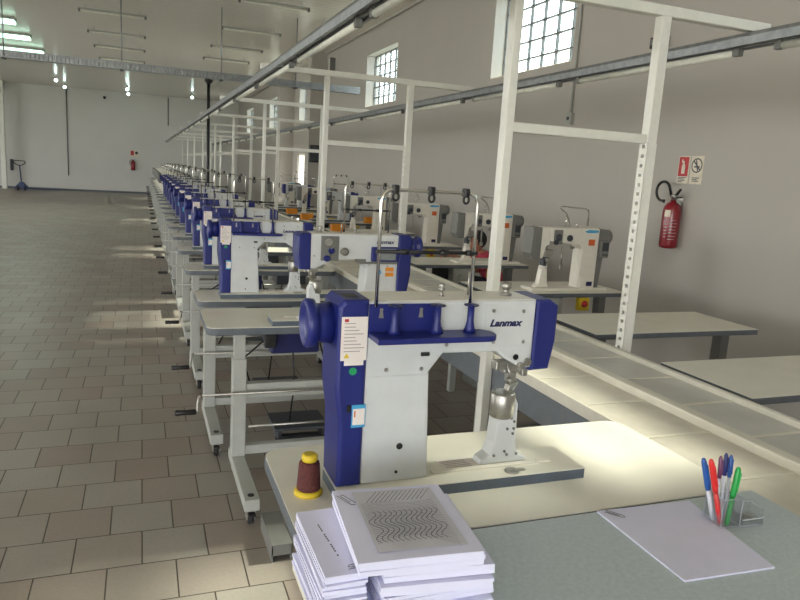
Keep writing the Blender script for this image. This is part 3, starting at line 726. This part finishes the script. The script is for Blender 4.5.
# ------------------------------------------------------------------ foreground desk and what lies on it
dk = thing('desk', 'desk with a speckled grey top in the foreground, under the papers', 'desk', (.29, .45, 0))
MB().box(0, 1.28, 0, .838, .797, .8, .001, 1).build('desktop', 'deskgrey', dk)
MB().box(0, 1.28, 0, .838, .765, .797, .002, 1).build('edge_band', 'cream', dk)
MB().box(.03, .05, .04, .78, FL, .765).build('side_panel', 'cream', dk)
MB().box(1.23, 1.25, .04, .78, FL, .765).build('side_panel', 'cream', dk)
MB().box(.05, 1.23, .4, .418, .35, .765).build('modesty_panel', 'cream', dk)

sp = thing('thread_spool', 'brown thread spool on a yellow base beside the nearest machine', 'spool', (.384, 1.555, .8))
MB().lathe([(.036, 0), (.036, .008), (.026, .013), (.024, .013), (.015, .013)], n=28).build('base', 'yellow', sp)
m = MB(); m.lathe([(.029, .013)]+[(.0295-.004*(k/24)+.0007*(k % 2), .014+.066*k/24) for k in range(25)]+[(.024, .084), (.018, .086)], n=28); m.build('thread', 'thread', sp)
MB().lathe([(.018, .086), (.02, .09), (.02, .1), (.017, .104), (.012, .105)], n=24).build('cap', 'yellow', sp)

def warp_sheet(b, w, h, z0, z1, n=8, amp=.002, ph=0.):
    # stack of paper: box grid with slightly wavy top and ragged sides
    bm = b.bm; g = {}
    for k, z in enumerate((z0, z1)):
        for i in range(n+1):
            for j in range(n+1):
                x, y = w*(i/n-.5), h*(j/n-.5)
                dz = amp*math.sin(3.1*x/w+ph)*math.cos(2.3*y/h+ph)*k
                g[k, i, j] = bm.verts.new((x, y, z+dz))
    for i in range(n):
        for j in range(n):
            bm.faces.new((g[1, i, j], g[1, i+1, j], g[1, i+1, j+1], g[1, i, j+1])); bm.faces.new((g[0, i, j], g[0, i, j+1], g[0, i+1, j+1], g[0, i+1, j]))
    for i in range(n):
        for jj in (0, n):
            bm.faces.new((g[0, i, jj], g[0, i+1, jj], g[1, i+1, jj], g[1, i, jj]))
            bm.faces.new((g[0, jj, i], g[0, jj, i+1], g[1, jj, i+1], g[1, jj, i]))
    return b
def clip(parent, x, y, z, rot, L=.045):
    pts = [(0, 0), (L, 0), (L+.006, .006), (L, .012), (.006, .012), (.002, .009), (.006, .005), (L-.008, .005)]
    c, s_ = math.cos(rot), math.sin(rot)
    m = MB(); m.tube([(x+p[0]*c-p[1]*s_, y+p[0]*s_+p[1]*c, z) for p in pts], .0006, 6); return m.build('paper_clip', 'dark', parent)
SG = 'paper bundles on the desk'
def bundle(label, x, y, z, h, rz, w=.21, l=.297, cl=True, slices=3):
    t = thing('paper_bundle', label, 'paper', (x, y, z), rz, SG)
    b = MB(); zz = 0
    for k in range(slices):
        hh = h/slices
        c = MB(); warp_sheet(c, w-.004*random.random(), l-.004*random.random(), zz, zz+hh-.0004, 8, .0012, random.random()*6)
        c.xf(Matrix.Translation((random.uniform(-.003, .003), random.uniform(-.003, .003), 0)) @ Matrix.Rotation(random.uniform(-.012, .012), 4, 'Z'))
        me = bpy.data.meshes.new('x'); c.bm.to_mesh(me); b.bm.from_mesh(me); bpy.data.meshes.remove(me); zz += hh
    b.build('sheets', 'paper', t)
    if cl: clip(t, -w/2+.004, l/2-.03, h+.0022, -PI/2+.5)
    return t
# right-hand pile, bottom to top
pile = [(.502, 1.14, .022, -.03), (.508, 1.13, .020, -.10), (.501, 1.14, .022, -.02), (.508, 1.13, .020, -.12), (.512, 1.14, .019, -.10)]
lab = ['paper bundle at the bottom of the right-hand pile', 'second paper bundle from the bottom of the right-hand pile', 'middle paper bundle of the right-hand pile',
       'fourth paper bundle from the bottom of the right-hand pile', 'paper bundle sticking out right just under the printed top bundle']
z = .8
for (x, y, h, r), la in zip(pile, lab):
    bundle(la, x, y, z, h, r, .212, .282, cl=False); z += h+.0016
top = bundle('top paper bundle printed with a grey wavy-line pattern', .472, 1.134, z, .03, -.085, .234, .272)
def pattern(t, z):
    m = MB(); m.box(-.079, .090, -.115, .115, z, z+.0004); g = m.build('printed_panel', 'papershade', t)
    m = MB()
    def ribbon(pts, w):
        for a, b_ in zip(pts, pts[1:]):
            a, b_ = Vector(a), Vector(b_); n = (b_-a).normalized(); q = Vector((-n.y, n.x, 0))*w
            m.quad(a-q, b_-q, b_+q, a+q)
    zz = z+.0008
    for k in range(13):                                   # slanted strokes
        x = -.06+k*.0095; ribbon([(x, .066, zz), (x+.03, .108, zz)], .0006)
    for k in range(26):                                   # flat waves
        y = .060-k*.006
        ribbon([(-.073+.152*i/40, y+.006*math.sin(i*.17+k*.12)+.001*k*math.sin(i*.11), zz) for i in range(41)], .0003 if k % 2 else .0004)
    for k in range(13):                                   # upright waves
        x0 = -.062+k*.0105
        ribbon([(x0+.010*math.sin(j*.32+.5), .028-.0031*j, zz) for j in range(38)], .0007)
    m.build('printed_lines', 'ink', g)
pattern(top, .0325)
z = .8
# the left pile leans against the right-hand pile: narrower half-letter bundles
LX = .326
lab = ['paper bundle at the bottom of the left-hand pile', 'second paper bundle from the bottom of the left-hand pile', 'middle paper bundle of the left-hand pile',
       'fourth paper bundle from the bottom of the left-hand pile', 'top paper bundle of the left-hand pile with small printed lines']
z = .8
for i, la in enumerate(lab):
    h = .0203
    t = bundle(la, LX+[0, .004, -.003, .002, .004][i], 1.145+[0, .004, -.004, .003, .004][i], z, h, [.02, -.03, .01, -.02, .0][i], .08, .24, False, 4)
    z += h+.0016
clip(t, .005, -.108, h+.0022, .1)
m = MB()
for k in range(16):
    if k % 5 != 4: m.box(-.012+k*.0006, -.012+k*.0006+.0028, .05-k*.0075, .05-k*.0075+.005, h+.0022, h+.0026)
m.build('printed_lines', 'ink', t)

# loose sheet at right
sh = thing('paper_sheet', 'thin blank white paper set with a clip, lying flat right of the pile', 'paper', (1.184, 1.126, .8))
b = MB(); cs = [(1.041, 1.287), (1.322, 1.275), (1.277, .972), (1.037, .984)]
b.prism([(c[0]-1.17, c[1]-1.128) for c in cs], 'z', 0, .004); b.build('sheets', 'paper', sh)
clip(sh, -.115, .15, .0046, -.9)

# pen holder and pens
ph = thing('pen_holder', 'clear acrylic pen holder with a clip tray at the right of the desk', 'holder', (1.335, 1.165, .8), -.05)
m = MB(); t_ = .002; c_ = .03; hh = .075
m.box(-c_, c_, -c_, c_, 0, .003)
for x0, x1, y0, y1 in ((-c_, -c_+t_, -c_, c_), (c_-t_, c_, -c_, c_), (-c_, c_, -c_, -c_+t_), (-c_, c_, c_-t_, c_)): m.box(x0, x1, y0, y1, .003, hh)
cup = m.build('cup', 'acrylic', ph)
m = MB(); e_ = c_-.001
for z in (.0035, hh): m.tube([(-e_, -e_, z), (e_, -e_, z), (e_, e_, z), (-e_, e_, z)], .0012, 6, True)
for x_, y_ in ((-e_, -e_), (e_, -e_), (e_, e_), (-e_, e_)): m.cyl(.0011, (x_, y_, .0035), (x_, y_, hh), 6)
m.build('edge_highlight', 'p_clear', cup)  # opaque pale rims stand in for bright highlights along the clear edges
m = MB(); x0 = c_+.002; x1 = x0+.085
m.prism([(x0, -.035), (x1-.02, -.035), (x1, -.015), (x1, .03), (x0, .03)], 'z', 0, .003)
m.box(x0, x1-.02, -.035, -.033, .003, .02); m.box(x0, x1, .028, .03, .003, .035); m.box(x1-.002, x1, -.015, .03, .003, .03); m.box(x0, x0+.002, -.035, .03, .003, .035)
tr_ = m.build('tray', 'acrylic', ph)
m = MB()
m.tube([(x0, -.034, .0035), (x1-.02, -.034, .0035), (x1-.001, -.015, .0035), (x1-.001, .029, .0035), (x0, .029, .0035)], .0011, 6, True)
m.tube([(x0, .029, .035), (x1-.001, .029, .032), (x1-.001, -.015, .03), (x1-.02, -.034, .02), (x0, -.034, .02)], .0011, 6)
m.build('edge_highlight', 'p_clear', tr_)  # same pale rims as painted edge highlights on the tray
for i in range(12):
    x, y, a = 1.335+.048+random.random()*.05, 1.165-.012+random.random()*.03, random.random()*PI
    c, s_ = math.cos(a), math.sin(a)
    pts = [(0, 0), (.022, 0), (.024, .003), (.022, .006), (.003, .006), (.001, .004), (.003, .002), (.018, .002)]
    zc = .8042+.0016*(i % 5)
    o = MB().tube([(p[0]*c-p[1]*s_-.011*c, p[0]*s_+p[1]*c-.011*s_, 0) for p in pts], .0006, 5).build('paper_clip', 'steel', None, (x, y, zc))
    tag(o, 'small steel paper clip lying loose in the acrylic tray', 'paper clip', 'loose clips in the tray')
def pen(label, base, tip, cap, barrel, r, marker):
    base, tip = Vector(base), Vector(tip); d = tip-base; L = d.length
    t = thing('pen', label, 'pen', tuple(base)); 
    t.rotation_euler = Vector((0, 0, 1)).rotation_difference(d.normalized()).to_euler()
    t['group'] = 'pens in the acrylic holder'
    if marker:
        MB().lathe([(.003, 0), (r, .006), (r, L*.55)], n=14).build('barrel', barrel, t)
        MB().lathe([(r*1.1, L*.5), (r*1.2, L*.55), (r*1.15, L*.93), (r*.8, L*.985), (r*.3, L)], n=14).build('cap', cap, t)
        MB().box(-.002, .002, -r*1.9, -r*1.1, L*.6, L*.92, .001, 1).build('clip', cap, t)
    else:
        MB().lathe([(.001, 0), (r, .012), (r, L*.7)], n=8).build('barrel', barrel, t)
        MB().lathe([(r*1.15, L*.66), (r*1.3, L*.68), (r*1.2, L*.96), (r*.5, L)], n=12).build('cap', cap, t)
        MB().box(-.0015, .0015, -r*2.1, -r*1.2, L*.72, L*.95, .0008, 1).build('clip', cap, t)
def PT(px, py, Y):                                       # ray to the plane y = Y (for measuring)
    d = R @ Vector(((px-400)/f, -(py-300)/f, -1)); k = Y/d.y
    return Vector((0, 0, 1.6))+d*k
HX, HY = 1.335, 1.165
pen('blue marker at the left of the holder', (HX-.018, HY+.008, .804), PT(703.5, 458, HY+.015), 'p_blue', 'p_clear', .006, True)
pen('red marker beside the blue one in the holder', (HX-.015, HY-.012, .804), PT(711, 459, HY-.016), 'p_red', 'p_red', .006, True)
pen('purple ballpoint in the middle of the holder', (HX-.012, HY+.004, .804), PT(721, 456, HY+.012), 'p_purple', 'p_clear', .004, False)
pen('navy ballpoint, left of the two blue-capped ones', (HX+.01, HY+.012, .804), PT(726.5, 453, HY+.018), 'p_navy', 'p_clear', .004, False)
pen('ballpoint with the brighter blue cap, right of the navy one', (HX+.016, HY+.004, .804), PT(731.5, 455, HY+.012), 'p_blue', 'p_clear', .004, False)
pen('green marker leaning right out of the holder', (HX-.004, HY-.021, .804), PT(739, 467, HY-.02), 'p_green', 'p_green', .006, True)

# floor channel left of the nearest table
m = MB(); m.box(.515, .605, 2.70, 3.0, -.025, -.02); m.box(.515, .52, 2.70, 3.0, FL, -.025); m.box(.60, .605, 2.70, 3.0, FL, -.025); m.box(.515, .605, 2.70, 2.705, -.07, -.025)
tag(m.build('floor_channel', 'gray'), 'folded grey sheet-metal channel on the floor behind the nearest sewing table', 'channel')

# ------------------------------------------------------------------ right wall fittings
ex = thing('fire_extinguisher', 'red fire extinguisher with a black hose on the window wall', 'fire extinguisher', (XW-.083, 4.87, 1.09))
MB().lathe([(.055, 0), (.075, .01), (.078, .03), (.078, .33), (.07, .37), (.045, .4), (.025, .41), (.025, .425)], n=28).build('cylinder', 'red', ex)
m = MB(); m.lathe([(.02, .42), (.02, .45), (.026, .455), (.026, .475), (.012, .48)], n=16); m.lathe([(.02, 0), (.02, .02)], (0, -.02, .455), (0, -1, 0), 14); m.build('valve', 'steel', ex)
m = MB(); m.prism([(-.015, .47), (-.07, .53), (-.075, .525), (-.03, .465)], 'x', -.012, .012); m.prism([(-.01, .455), (-.09, .46), (-.09, .45), (-.01, .44)], 'x', -.012, .012); m.build('handle', 'black', ex)
m = MB(); m.tube([(0, .03+.0, .46)]+[(-.03, .11-.085*math.cos(a), .5+.085*math.sin(a)) for a in [PI*(.15+1.45*k/18) for k in range(19)]]+[(-.03, .09, .40)], .012, 10); m.build('hose', 'black', ex)
m = MB()
def curved(r, a0, a1, z0, z1, nn=8):
    for k in range(nn):
        a, b_ = a0+(a1-a0)*k/nn, a0+(a1-a0)*(k+1)/nn
        m.quad((r*math.cos(a), r*math.sin(a), z0), (r*math.cos(b_), r*math.sin(b_), z0), (r*math.cos(b_), r*math.sin(b_), z1), (r*math.cos(a), r*math.sin(a), z1))
curved(.0788, PI*1.0, PI*1.22, .28, .34); m.build('label', 'signwhite', ex)
for k in range(7): m = MB(); curved(.0788, PI*1.22, PI*(1.45+.03*(k % 3)), .08+k*.028, .087+k*.028); m.build('print', 'stickink', ex)
for k in range(5): m = MB(); curved(.0788, PI*1.05, PI*(1.15+.02*(k % 2)), .1+k*.028, .106+k*.028); m.build('print', 'stickink', ex)
MB().box(.078, .085, -.03, .03, .25, .45).build('bracket', 'steel', ex)

sg = thing('safety_sign', 'red fire extinguisher sign beside the no-smoking circle on the wall', 'sign', (XW, 4.82, 1.735))
sg.scale = (1, .86, .86)
MB().box(-.004, 0, -.0, .155, -.08, .2).build('board', 'signwhite', sg)
rd = MB().box(-.006, -.004, .012, .145, -.005, .19).build('red_panel', 'redsign', sg)
m = MB(); m.prism([(.055, .02), (.1, .02), (.1, .1), (.09, .125), (.085, .15), (.07, .15), (.068, .125), (.055, .1)], 'x', -.0075, -.006); m.box(-.0075, -.006, .09, .105, .13, .165); m.build('extinguisher_symbol', 'signwhite', rd)
for k, w_ in enumerate((.11, .08, .1, .06)): MB().box(-.0055, -.004, .14-w_, .14, -.022-k*.014, -.015-k*.014).build('print', 'dark', sg)
s2 = thing('safety_sign', 'round no-smoking sign right of the red extinguisher sign', 'sign', (XW, 4.66, 1.735))
s2.scale = (1, .86, .86)
MB().box(-.004, 0, 0, .165, -.08, .2).build('board', 'signwhite', s2)
m = MB(); n = 32
for k in range(n):
    a, b_ = 2*PI*k/n, 2*PI*(k+1)/n
    P = lambda r, t: (-.0055, .0825+r*math.cos(t), .105+r*math.sin(t))
    m.quad(P(.06, a), P(.06, b_), P(.073, b_), P(.073, a))
m.quad((-.0055, .0825+.042, .105+.052), (-.0055, .0825+.052, .105+.042), (-.0055, .0825-.042, .105-.052), (-.0055, .0825-.052, .105-.042)); m.build('prohibition_ring', 'dark', s2)
m = MB(); m.box(-.005, -.004, .045, .12, .085, .1); m.prism([(.06, .05), (.075, .05), (.105, .16), (.09, .16)], 'x', -.005, -.004); m.build('symbol', 'ink', s2)
for k, w_ in enumerate((.1, .07, .09)): MB().box(-.0055, -.004, .13-w_, .13, -.022-k*.016, -.014-k*.016).build('print', 'dark', s2)

# conduit with junction box beside the first window
cd = thing('conduit', 'grey conduit with a junction box right of the nearest window', 'conduit', (XW-.02, 6.7, 2.32))
MB().cyl(.013, (0, 0, .05), (0, 0, 2.17), 10).build('pipe', 'stand', cd)
MB().box(-.03, .02, -.05, .05, -.07, .06, .006).build('junction_box', 'stand', cd)
MB().lathe([(.02, 0), (.02, .01)], (-.03, 0, 0), (-1, 0, 0), 14).build('socket', 'dark', cd)
el = thing('emergency_light', 'small black emergency light high on the window wall', 'light', (XW+.003, 5.36, 2.93))
MB().box(-.08, 0, -.09, .09, -.05, .05, .008).build('housing', 'black', el)
MB().box(-.085, -.08, -.07, .07, -.02, .03).build('lens', 'gray', el)
wb = thing('wall_speaker', 'black box speaker on the near pilaster of the window wall', 'speaker', (4.29, 18.0, 1.98))
MB().box(-.19, .19, -.22, 0, -.22, .22, .015).build('cabinet', 'black', wb)
MB().box(-.16, .16, -.226, -.22, -.19, .19, .004).build('grille', 'dark', wb)
fl = thing('flood_light', 'small grey flood light high on the window wall near the pilaster', 'light', (XW+.003, 17.2, 4.1))
MB().box(-.14, 0, -.06, .06, -.22, .22, .01).build('housing', 'gray', fl)
MB().box(-.146, -.14, -.045, .045, -.2, .2).build('lens', 'tube', fl)

# ------------------------------------------------------------------ back wall fittings
for i, (x, z0, la) in enumerate(((-3.2, .6, 'long grey conduit down the back wall left of the small extinguisher'), (1.19, 3.2, 'short grey conduit from the ceiling at the back wall above the row'))):
    tag(MB().cyl(.022, (0, 0, 0), (0, 0, H-z0), 10).build('wall_conduit', 'gray', None, (x, YB-.024, z0)), la, 'conduit')
e2 = thing('fire_extinguisher', 'small red fire extinguisher far away on the back wall', 'fire extinguisher', (-.40, YB-.097, 1.0))
MB().lathe([(.08, 0), (.1, .02), (.1, .38), (.05, .43), (.03, .45)], n=20).build('cylinder', 'red', e2)
m = MB(); m.box(-.03, .03, -.06, .03, .45, .5); m.tube([(0, 0, .47), (-.1, 0, .48), (-.15, 0, .4), (-.13, 0, .25)], .015, 8); m.build('valve', 'black', e2)
MB().box(-.03, .03, .08, .1, .2, .4).build('bracket', 'steel', e2)
s3 = thing('safety_sign', 'pair of small signs above the extinguisher on the back wall', 'sign', (-.34, YB, 1.72))
MB().box(-.19, .19, -.006, 0, -.1, .22).build('board', 'signwhite', s3)
MB().box(-.16, -.02, -.009, -.006, -.02, .19).build('red_panel', 'redsign', s3)
m = MB(); m.lathe([(.07, 0), (.07, .003)], (.1, -.006, .1), (0, -1, 0), 18); m.build('round_mark', 'dark', s3)
sc_ = thing('security_camera', 'tiny black security camera high on the back wall', 'camera', (-1.6, YB, 4.24))
MB().ball((0, -.09, 0), .07, (1, 1, 1), 12).build('dome', 'black', sc_); MB().cyl(.03, (0, 0, 0), (0, -.07, 0), 10).build('mount', 'black', sc_)
bx = tag(MB().box(-.06, .06, -.12, 0, -.25, .25, .01).build('wall_box', 'dark', None, (-5.5, YB, .95)), 'dark narrow box on the back wall beside the left post', 'box')

# pallet truck
pj = thing('pallet_truck', 'blue hand pallet truck parked at the back wall', 'pallet truck', (-4.92, 34.0, FL))
pj.scale = (1.35, 1.2, 1.06)
m = MB(); m.prism([(-.2, .05), (.2, .05), (.2, .12), (.1, .26), (.05, .34), (-.05, .34), (-.1, .26), (-.2, .12)], 'y', -.12, .1, .01); m.build('chassis', 'jack', pj)
for s_ in (-1, 1):
    m = MB(); m.prism([(-.1, .06), (1.05, .05), (1.1, .06), (1.05, .085), (-.1, .09)], 'y', s_*.17-.07, s_*.17+.07, .004); m.xf(Matrix.Rotation(.35, 4, 'Z')); m.build('fork', 'jack', pj)
m = MB(); m.cyl(.02, (0, -.08, .3), (-.02, -.2, 1.02), 12); m.build('draw_bar', 'jack', pj)
m = MB(); m.tube([(-.02, -.2, 1.0), (-.12, -.21, 1.05), (-.19, -.21, 1.12), (-.17, -.22, 1.19), (-.02, -.22, 1.2), (.13, -.22, 1.19), (.15, -.21, 1.12), (.08, -.21, 1.05)], .018, 8, True); m.build('handle', 'black', pj)
for s_ in (-1, 1):
    MB().lathe([(.085, 0), (.09, .01), (.09, .05), (.085, .06)], (s_*.1-.03, -.1, .09), (1, 0, 0), 20).build('wheel', 'rubber', pj)

# ------------------------------------------------------------------ ceiling fittings
def tube_lamp(label, x, y, group):
    t = thing('ceiling_lamp', label, 'lamp', (x, y, H-.12), 0, group)
    MB().box(-.64, .64, -.03, .03, .02, .05, .004, 1).build('batten', 'stand', t)
    MB().cyl(.018, (-.6, 0, -.005), (.6, 0, -.005), 12).build('tube', 'tube', t)
    MB().box(-.64, -.6, -.03, .03, -.03, .03).build('end_socket', 'gray', t); MB().box(.6, .64, -.03, .03, -.03, .03).build('end_socket', 'gray', t)
    for s_ in (-.5, .5): MB().cyl(.006, (s_, 0, .05), (s_, 0, .12), 6).build('hanger', 'steel', t)
    return t
L0 = None
LY = [15.8, 18.3, 20.6, 23.0]
for c, (x, ys) in enumerate(((-.53, LY), (2.25, [13.0]+LY[0:3]))):
    for i, y in enumerate(ys):
        la = f'{ORD[i+1]} unlit ceiling tube of the {["left", "right"][c]} column, counted from the near end'
        if L0 is None: L0 = tube_lamp(la, x, y, 'unlit ceiling tubes')
        else: copy_thing(L0, la, (x, y, H-.12), None, 'unlit ceiling tubes')
for i, y in enumerate((18.5, 20.8, 23.4)):
    t = thing('ceiling_lamp', f'{["nearest", "middle", "farthest"][i]} of the three lit ceiling lamps at the left', 'lamp', (-3.33, y, H-.15), 0, 'lit ceiling lamps')
    MB().box(-.66, .66, -.2, .2, .09, .15, .004, 1).build('housing', 'stand', t)
    MB().box(-.64, .64, -.18, .18, .03, .09, .01).build('diffuser', 'lit', t)
    l = bpy.data.lights.new('lamp light', 'AREA'); l.shape = 'RECTANGLE'; l.size = 1.2; l.size_y = .25; l.energy = 25; l.color = (.85, 1, .92)
    lo = bpy.data.objects.new('lamp light', l); COL.objects.link(lo); lo.location = (-3.33, y, H-.17)
for i, (x, y) in enumerate(((-3.1, 30.5), (-3.05, 33.2), (-.55, 31.5), (-.55, 33.8), (2.1, 32.5))):
    t = thing('pendant_bulb', ['nearer lit bulb of the left pair by the back wall', 'farther lit bulb of the left pair by the back wall', 'nearer lit bulb of the middle pair by the back wall', 'farther lit bulb of the middle pair by the back wall', 'lit bulb at the right by the back wall'][i], 'lamp', (x, y, H-.02), 0, 'lit bulbs by the back wall')
    MB().lathe([(.03, 0), (.04, -.1), (.03, -.11)], n=14).build('holder', 'stand', t)
    MB().ball((0, 0, -.17), .06, (1, 1, 1), 14).build('bulb', 'bulb', t)

# perforated tray hung across the hall
ct = thing('cable_tray', 'perforated metal cable tray hung across the hall under the ceiling', 'cable tray', (0, 14.35, 3.2))
m = MB(); XA, XB = -7.5, 4.3
m.box(XA, XB, -.09, .09, 0, .008); m.box(XA, XB, -.092, -.088, .11, .13); m.box(XA, XB, .088, .092, .11, .13)
m.box(XA, XB, -.092, -.088, 0, .02); m.box(XA, XB, .088, .092, 0, .02)
x = XA
while x < XB:
    m.box(x, x+.045, -.092, -.088, .02, .11); m.box(x, x+.045, .088, .092, .02, .11); x += .07
m.build('tray', 'galv', ct)
for x in (-2.28, -.34, 1.47, 2.95):
    MB().cyl(.012, (x, 0, .0), (x, 0, H-3.2), 6).build('hanger', 'galv', ct)
    MB().box(x-.03, x+.03, -.1, .1, -.02, .0).build('bracket', 'dark', ct)
pd = thing('drop_pipe', 'thin black pipe dropping from the cable tray to the machine row', 'pipe', (1.235, 14.35, 0))
MB().cyl(.03, (0, 0, FL), (0, 0, 3.19), 12).build('pipe', 'black', pd)
MB().lathe([(.06, 0), (.06, .02)], (0, 0, FL), n=14).build('base_flange', 'black', pd)
MB().lathe([(.04, 0), (.08, .05), (.08, .08)], (0, 0, 3.10), n=14).build('elbow', 'black', pd)

# ------------------------------------------------------------------ light
W = bpy.data.worlds.new('World'); S.world = W; W.use_nodes = True
n = W.node_tree.nodes; l = W.node_tree.links
bg = n['Background']
tc = n.new('ShaderNodeTexCoord'); sp_ = n.new('ShaderNodeSeparateXYZ'); rp = n.new('ShaderNodeValToRGB')
l.new(tc.outputs['Generated'], sp_.inputs[0]); l.new(sp_.outputs['Z'], rp.inputs['Fac'])
rp.color_ramp.elements[0].position = 0; rp.color_ramp.elements[0].color = (1, .98, .95, 1)
rp.color_ramp.elements[1].position = .7; rp.color_ramp.elements[1].color = (.75, .88, 1, 1)
l.new(rp.outputs[0], bg.inputs['Color']); bg.inputs['Strength'].default_value = 10
su = bpy.data.lights.new('sun', 'SUN'); so = bpy.data.objects.new('sun', su); COL.objects.link(so)
so.rotation_euler = Vector((-1, -.02, -.82)).to_track_quat('-Z', 'Y').to_euler()
su.energy = 16; su.angle = .075; su.color = (1, .88, .72)
S.view_settings.view_transform = 'Standard'; S.view_settings.look = 'None'; S.view_settings.gamma = 1
S.view_settings.use_curve_mapping = False; S.view_settings.exposure = 0.0
S.cycles.max_bounces = 10; S.cycles.diffuse_bounces = 6; S.cycles.transparent_max_bounces = 16
S.cycles.sample_clamp_indirect = 6; S.cycles.caustics_reflective = False; S.cycles.caustics_refractive = False
S.cycles.use_denoising = True
